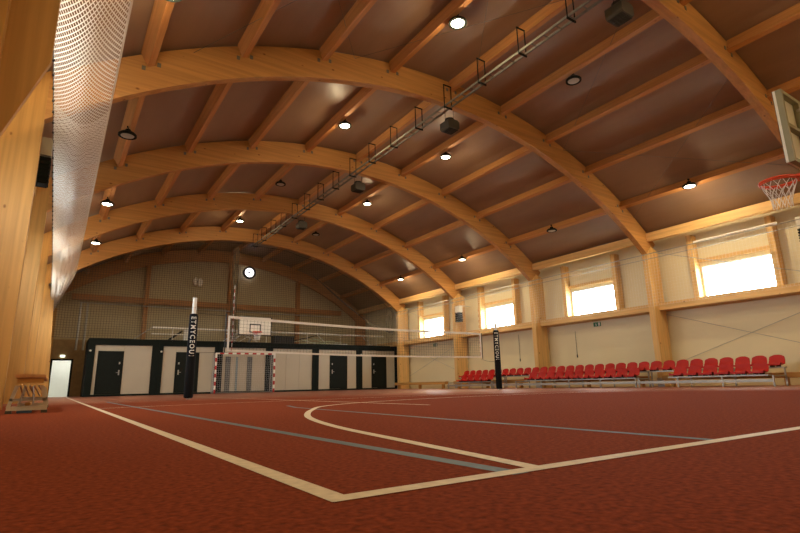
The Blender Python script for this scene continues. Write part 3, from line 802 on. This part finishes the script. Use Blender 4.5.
for x in (GX0, GX1):
    b.tube((x, GY+0.03, 2.02), (x, GY+0.55, 2.0), 0.018, 6); b.tube((x, GY+0.55, 2.0), (x, GY+0.66, 0.03), 0.018, 6); b.tube((x, GY+0.66, 0.03), (x, GY+0.03, 0.03), 0.018, 6)
b.tube((GX0, GY+0.66, 0.03), (GX1, GY+0.66, 0.03), 0.018, 6)
b.build('rear_frame', STEEL, t, off=off)
b = MB()
def gnet(u, v): return (GX0+(GX1-GX0)*u, GY+0.66-0.12*v, 0.03+1.97*v)
for i in range(31): tri(b, gnet(i/30, 0), gnet(i/30, 1), 0.003)
for j in range(20): tri(b, gnet(0, j/19), gnet(1, j/19), 0.003)
for x in (GX0, GX1):
    for j in range(1, 6): tri(b, (x, GY+0.1*j, 0.03), (x, GY+0.1*j, 2.0), 0.003)
    for j in range(20): tri(b, (x, GY+0.03, 0.05+0.1*j), (x, GY+0.6, 0.05+0.1*j), 0.003)
b.build('goal_net', NETW, t, off=off)

# ------------------------------------------------------------------ basketball hoops
def hoop(name, cx, yb, sgn, lab, z0=2.90, z1=3.95, wdt=1.80, near=False):
    """sgn: direction (in y) in which the ring stands out from the board"""
    t = thing('basketball_hoop', lab, 'basketball hoop', (cx, yb, z0)); off = (cx, yb, z0)
    x0, x1 = cx-wdt/2, cx+wdt/2; th = 0.03
    b = MB(); b.box(x0, x1, yb-th/2, yb+th/2, z0, z1); bo = b.build('backboard', WHITE, t, off=off)
    b = MB(); yf = yb+sgn*(th/2+0.001); e = sorted((yf, yf+sgn*0.004)); w_ = 0.05
    for (a, c, p, q) in ((x0, x1, z0, z0+w_), (x0, x1, z1-w_*0.6, z1), (x0, x0+w_, z0+w_, z1-w_*0.6), (x1-w_, x1, z0+w_, z1-w_*0.6)): b.box(a, c, e[0], e[1], p, q)
    ix, iz = 0.295, 0.15
    for (a, c, p, q) in ((cx-ix, cx+ix, z0+iz, z0+iz+w_), (cx-ix, cx+ix, z0+iz+0.40, z0+iz+0.45), (cx-ix, cx-ix+w_, z0+iz, z0+iz+0.45), (cx+ix-w_, cx+ix, z0+iz, z0+iz+0.45)): b.box(a, c, e[0], e[1], p, q)
    b.build('marking', BLACK, bo, off=off)
    zr = 3.05; gap = 0.195 if near else 0.15; yc = yb+sgn*(gap+0.225+0.015)
    b = MB().ring((cx, yc, zr), 0.232, 0.017 if near else 0.02, 32, 8).ring((cx, yc, zr-0.03), 0.232, 0.008, 32, 6)
    b.build('ring', RIM, t, smooth=True, off=off)
    b = MB(); ys = sorted((yb+sgn*0.016, yb+sgn*(gap+0.03))); b.box(cx-0.07, cx+0.07, ys[0], ys[1], zr-0.012, zr+0.012); b.box(cx-0.09, cx+0.09, *sorted((yb+sgn*0.016, yb+sgn*0.03)), zr-0.09, zr+0.06)
    for s in (-1, 1): b.tube((cx+s*0.06, yb+sgn*0.03, zr-0.05), (cx+s*0.20, yc-sgn*0.10, zr-0.012), 0.009, 6)
    for i in range(12):
        a = 2*PI*i/12; b.ring((cx+0.228*math.cos(a), yc+0.228*math.sin(a), zr-0.018), 0.010, 0.003, 8, 4)
    b.build('ring_mount', RIM, t, off=off)
    b = MB(); lv = [(0, .228), (.09, .195), (.19, .155), (.29, .125), (.40, .12)]
    for i in range(12):
        for q in range(4):
            for d in (-1, 1):
                a0 = 2*PI*(i+0.5*(q % 2))/12; a1 = a0+d*2*PI*0.5/12
                (h0, r0_), (h1, r1_) = lv[q], lv[q+1]
                b.tube((cx+r0_*math.cos(a0), yc+r0_*math.sin(a0), zr-h0-0.01), (cx+r1_*math.cos(a1), yc+r1_*math.sin(a1), zr-h1-0.01), 0.0045 if near else 0.006, 4)
    b.build('ring_net', NETW, t, off=off)
    b = MB(); yk = yb-sgn*0.05; k0, k1 = sorted((yb-sgn*0.016, yb-sgn*0.085))
    for (a, c, p, q) in ((x0, x1, z0, z0+0.05), (x0, x1, z1-0.05, z1), (x0, x0+0.05, z0+0.05, z1-0.05), (x1-0.05, x1, z0+0.05, z1-0.05), (cx-0.35, cx-0.30, z0+0.05, z1-0.05), (cx+0.30, cx+0.35, z0+0.05, z1-0.05), (x0+0.05, cx-0.35, z0+0.5, z0+0.55), (cx+0.35, x1-0.05, z0+0.5, z0+0.55)): b.box(a, c, k0, k1, p, q)
    b.build('steel_frame', mat('ivory_steel', (0.27, 0.25, 0.15), 0.5), t, off=off)
    b = MB()
    wall_y = Y0 if sgn > 0 else 30.2
    for s in (-0.33, 0.33):
        b.tube((cx+s, yk, z0+0.25), (cx+s*1.6, wall_y if sgn > 0 else 29.4, (z0+0.45) if sgn > 0 else ZR+0.04), 0.03, 8)
        b.tube((cx+s, yk, z1-0.15), (cx+s*1.6, wall_y if sgn > 0 else 29.4, z1-0.15 if sgn > 0 else ZR+0.04), 0.03, 8)
    b.build('support_arm', WHITE if sgn < 0 else STEEL, t, off=off)
    return t
hoop('near', 8.58, 2.36, 1, 'near basketball hoop with red ring, board seen from behind at the top right', 2.97, 4.0, near=True)
hoop('far', 8.50, 26.5, -1, 'far basketball hoop with white backboard above the handball goal', 2.90, 3.88, 1.76)

# ------------------------------------------------------------------ volleyball posts and net
VY = 14.30
def text_mesh(body, size):
    cu = bpy.data.curves.new('lettering', 'FONT'); cu.body = body; cu.size = size; cu.extrude = 0.002; cu.align_x = 'CENTER'; cu.align_y = 'CENTER'; cu.resolution_u = 2; cu.offset = 0.002; cu.space_character = 1.30
    tmp = bpy.data.objects.new('tmp', cu); COL.objects.link(tmp)
    dg = bpy.context.evaluated_depsgraph_get(); me = bpy.data.meshes.new_from_object(tmp.evaluated_get(dg))
    bpy.data.objects.remove(tmp); return me
def vpost(x, lab, topz):
    t = thing('volleyball_post', lab, 'post', (x, VY, 0), 'volleyball posts')
    MB().lathe((0, 0, 0), [(0.055, 0.0), (0.055, topz), (0.045, topz+0.01)], 16).build('pole', WHITE, t, smooth=True)
    n = 20
    MB().lathe((0, 0, 0), [(0.085, 0.03), (0.114, 0.05), (0.114, 1.08), (0.110, 1.09)], n).build('lower_pad', PADB, t, smooth=True)
    MB().lathe((0, 0, 0), [(0.108, 1.095), (0.114, 1.11), (0.108, 2.13), (0.095, 2.19), (0.058, 2.20)], n).build('upper_pad', NAVY, t, smooth=True)
    MB().tube((0.0, 0, 2.35), (0.0, 0, 2.36), 0.062, 12).build('collar', STEEL, t)
    me = text_mesh('ETMYCEOUI', 0.14); me.materials.append(WHITE)
    o = bpy.data.objects.new('lettering', me); COL.objects.link(o); o.parent = t
    xs = [v.co.x for v in me.vertices]; wdt = max(xs)-min(xs); sx = 1.02/wdt
    ang = math.atan2(-VY, -x)          # the side turned to the hall's near left corner
    d = Vector((math.cos(ang), math.sin(ang), 0)); side = Vector((-d.y, d.x, 0))
    # text runs downwards, its top to the right-hand side, wrapped round the pad
    for v in me.vertices:
        s = v.co.x*sx; h = v.co.y*1.25; R_ = 0.117+v.co.z
        th = -h/0.117; th = -th
        dd = d*math.cos(th)+side*math.sin(th)*1.0
        v.co = Vector((0, 0, 1.60-s)) + dd*R_
    me.update()
vpost(2.93, 'left volleyball post with dark lettered padding and white top', 2.62)
vpost(13.86, 'right volleyball post with dark lettered padding, in front of the red seats', 2.44)
t = thing('volleyball_net', 'volleyball net with white bands stretched across the court', 'net', (8.45, VY, 1.6)); off = (8.45, VY, 1.6)
NX0, NX1 = 3.86, 13.05
def ntop(u): return 2.19-0.13*u-0.06*math.sin(PI*u)
def nbot(u): return 1.23-0.07*u-0.05*math.sin(PI*u)
def np_(u, v): return (NX0+(NX1-NX0)*u, VY, nbot(u)+(ntop(u)-nbot(u))*v)
b = MB()
for i in range(93): tri(b, np_(i/92, 0), np_(i/92, 1), 0.0028)
for j in range(1, 10):
    for i in range(20): tri(b, np_(i/20, j/10), np_((i+1)/20, j/10), 0.0028)
b.build('netting', NETB, t, off=off)
def band(z_of, hh):
    b = MB(); n = 20
    for i in range(n):
        u0, u1 = i/n, (i+1)/n; x0, x1 = NX0+(NX1-NX0)*u0, NX0+(NX1-NX0)*u1; a, c = z_of(u0), z_of(u1); k = len(b.v)
        b.v += [(x0, VY-0.006, a-hh), (x1, VY-0.006, c-hh), (x1, VY-0.006, c), (x0, VY-0.006, a), (x0, VY+0.006, a-hh), (x1, VY+0.006, c-hh), (x1, VY+0.006, c), (x0, VY+0.006, a)]
        for q in ((0, 1, 2, 3), (5, 4, 7, 6), (3, 2, 6, 7), (4, 5, 1, 0)): b.f.append(tuple(k+w_ for w_ in q)); b.m.append(0)
    return b
band(lambda u: ntop(u)+0.01, 0.07).build('top_band', WHITEF, t, off=off)
band(lambda u: nbot(u)+0.05, 0.05).build('bottom_band', WHITEF, t, off=off)
for u in (0.0, 1.0):
    x = NX0+(NX1-NX0)*u
    MB().box(x-0.025, x+0.025, VY-0.012, VY+0.012, nbot(u), ntop(u)+0.01).build('side_band', WHITEF, t, off=off)
b = MB()
for k in range(9):
    z = 1.19+0.2*k; 
x = NX0+0.08
for (x, zt_) in ((NX0+0.10, 2.98), (NX1-0.05, 2.9)):
    b = MB(); z = 1.25; i = 0
    while z < zt_-0.02: b.tube((x, VY-0.02, z), (x, VY-0.02, z+0.1), 0.006, 6, i % 2); z += 0.1; i += 1
    b.build('antenna', [REDP, WHITE], t, off=off)
b = MB(); b.tube((NX0-0.08, VY, 1.20), (NX0-0.08, VY, 2.24), 0.014, 6); b.tube((NX1+0.07, VY, 1.12), (NX1+0.07, VY, 2.05), 0.016, 6); b.build('end_rod', BLACK, t, off=off)
b = MB()
b.path([(3.05, VY, 1.18), (NX0, VY, 1.20)], 0.005, 5); b.path([(3.05, VY, 2.22), (NX0, VY, 2.19)], 0.005, 5)
b.path([(NX1, VY, 1.10), (13.4, VY, 1.03), (13.742, VY, 1.02)], 0.005, 5); b.path([(NX1, VY, 2.05), (13.742, VY, 2.1)], 0.005, 5)
b.build('tension_cord', BLACK, t, off=off)

# ------------------------------------------------------------------ spectator stands
def seat_mesh():
    """moulded bucket seat: curved pan rising into a rounded back (faces -x)"""
    b = MB(); W2 = 0.205; n, k = 8, 12
    prof = [(-0.20, 0.015), (-0.19, 0.045), (-0.14, 0.035), (-0.05, 0.012), (0.04, 0.008), (0.11, 0.03), (0.155, 0.075), (0.175, 0.135), (0.190, 0.20), (0.200, 0.255), (0.205, 0.295), (0.215, 0.305), (0.225, 0.29)]
    k = len(prof); base = 0
    for s in (0, 1):
        for j, (x, z) in enumerate(prof):
            for i in range(n+1):
                u = -1+2*i/n
                w_ = W2*(1-0.20*(max(0, j-6)/6)**1.5)
                if j < 2: w_ *= 0.94
                dx = -0.030*(u*u)*(1 if j > 5 else 0); dz = 0.035*u*u*(1 if 1 <= j <= 6 else 0) - 0.075*(abs(u)**3)*(max(0, j-7)/5)
                th = s*0.016
                b.v.append((x+dx+(th if j > 5 else 0), u*w_, z+dz-(th if j <= 5 else 0)))
    nn = n+1; S = k*nn
    for j in range(k-1):
        for i in range(n):
            a = j*nn+i
            b.f.append((a, a+nn, a+nn+1, a+1)); b.m.append(0)
            b.f.append((S+a, S+a+1, S+a+nn+1, S+a+nn)); b.m.append(0)
    edge = [i for i in range(nn)] ; 
    for i in range(n):
        b.f.append((i, i+1, S+i+1, S+i)); b.m.append(0)
        a = (k-1)*nn+i; b.f.append((a+1, a, S+a, S+a+1)); b.m.append(0)
    for j in range(k-1):
        a = j*nn; b.f.append((a+nn, a, S+a, S+a+nn)); b.m.append(0)
        a = j*nn+n; b.f.append((a, a+nn, S+a+nn, S+a)); b.m.append(0)
    return b
sp = thing('stadium_seat', 'x', 'seat', (0, 0, 0), 'red stadium seats')
seat_mesh().build('seat_shell', RED, sp, smooth=True)
MB().box(-0.12, 0.10, -0.10, -0.06, -0.035, 0.004).box(-0.12, 0.10, 0.06, 0.10, -0.035, 0.004).build('seat_bracket', DARK, sp)
first = [True]
def seat(x, y, z, lab):
    if first[0]: sp.location = (x, y, z); sp['label'] = lab; first[0] = False
    else: dup(sp, (x, y, z), lab)
ZF, ZRr = 0.36, 0.565
XF, XRr = 16.30, 17.02
for i in range(31):
    seat(XRr, 6.46+0.45*i, ZRr, 'red plastic stadium seat in the upper row, %s from the near end' % nth(i))
fronts = [('near', 6.62, 6), ('middle', 10.45, 11), ('far', 17.50, 5)]
for nm, y0, n in fronts:
    for i in range(n): seat(XF, y0+0.45*i, ZF, 'red plastic seat in the lower row of the %s block, %s from its near end' % (nm, nth(i)))
def stand(nm, ya, yb3, fa, fb):
    t = thing('seat_stand', 'grey steel stand under the %s block of red seats' % nm, 'stand', (16.6, (ya+yb3)/2, 0), 'steel seat stands'); off = (16.6, (ya+yb3)/2, 0)
    b = MB(); b.box(16.18, 16.40, fa, fb, ZF-0.075, ZF-0.036); b.build('lower_seat_beam', STEEL, t, off=off)
    b = MB(); b.box(16.90, 17.12, ya, yb3, ZRr-0.075, ZRr-0.036); b.build('upper_seat_beam', STEEL, t, off=off)
    b = MB(); b.box(16.14, 16.18, ya, yb3, 0.12, 0.20); b.build('front_rail', STEEL, t, off=off)
    n = max(1, round((yb3-ya)/1.35))
    for i in range(n+1):
        y = ya+0.03+(yb3-ya-0.06)*i/n
        infront = fa-0.05 <= y <= fb+0.05
        b = MB(); 
        b.box(16.19, 16.23, y-0.02, y+0.02, 0.0, (ZF-0.076) if infront else 0.30); b.box(16.99, 17.03, y-0.02, y+0.02, 0.0, ZRr-0.076)
        b.box(16.235, 16.985, y-0.02, y+0.02, 0.26, 0.30); b.box(16.10, 17.30, y-0.02, y+0.02, 0.0, 0.025) if False else None
        b.build('support_leg', STEEL, t, off=off)
stand('near', 6.22, 10.20, 6.36, 9.14)
stand('middle', 10.25, 17.10, 10.25, 15.22)
stand('far', 17.15, 20.25, 17.25, 19.55)
# footboards / low wooden benches behind the stands
for i, (a, c) in enumerate(((2.8, 10.0), (10.5, 15.6), (16.3, 21.2), (21.9, 26.8))):
    t = thing('low_bench', ['orange wooden bench board behind the near seats, running out of the photo', 'wooden bench board behind the middle seats', 'wooden bench board behind the far seats', 'low wooden bench beyond the last seats by the right wall'][i], 'bench', (17.42, (a+c)/2, 0), 'wooden benches along the right wall'); off = (17.42, (a+c)/2, 0)
    MB().bevbox(17.32, 17.56, a, c, 0.22, 0.37, 0.012).build('seat_board', WY, t, off=off)
    for y in (a+0.3, (a+c)/2, c-0.3): MB().box(17.36, 17.52, y-0.04, y+0.04, 0, 0.22).build('leg', WZ, t, off=off)

# ------------------------------------------------------------------ gym bench at the left
PALEB = mat('pale_birch', (0.58, 0.50, 0.36), 0.5, noise=0.06)
t = thing('gym_bench', 'wooden gymnastics bench with splayed feet beside the left columns', 'bench', (-0.24, 8.05, 0))
bx = MB(); bx.bevbox(-0.165, 0.155, -0.03, 3.0, 0.435, 0.475, 0.012); bx.build('top_board', WPUR, t)
MB().bevbox(-0.135, 0.145, 0.0, 0.05, 0.365, 0.425, 0.008).build('end_board', WX, t)
MB().bevbox(-0.03, 0.03, 0.16, 2.65, 0.09, 0.13, 0.01).build('balance_beam', WY, t)
for y in (0.10, 2.7):
    for s in (-1, 1):
        MB().prism_y([(s*0.11, 0.34), (s*0.15, 0.34), (s*0.215, 0.07), (s*0.175, 0.07)][::s], y, y+0.05).build('splayed_leg', PALEB, t)
    f = MB(); f.box(-0.21, 0.21, y-0.01, y+0.06, 0.035, 0.085); f.build('foot_bar', PALEB, t)
    MB().box(-0.215, -0.15, y-0.015, y+0.065, 0.0, 0.036).build('rubber_foot', GREYBOX, t); MB().box(0.15, 0.215, y-0.015, y+0.065, 0.0, 0.036).build('rubber_foot', GREYBOX, t)
    f = MB(); f.box(-0.19, 0.19, y, y+0.04, 0.15, 0.18); f.build('cross_bar', STEEL, t)
for x in (-0.12, -0.06, 0.0, 0.06, 0.12): MB().tube((x*0.8, 0.09, 0.335), (x*1.25, 2.8, 0.20), 0.011, 6).build('long_rod', STEEL, t)
for x in (-0.08, 0.06): MB().tube((x*0.6, 0.05, 0.33), (x, 0.08, 0.11), 0.010, 6).build('brace', STEEL, t)
b = MB(); b.bevbox(-0.10, 0.06, 0.02, 0.09, 0.005, 0.034, 0.01); b.build('blue_pad', BLUEP, t)
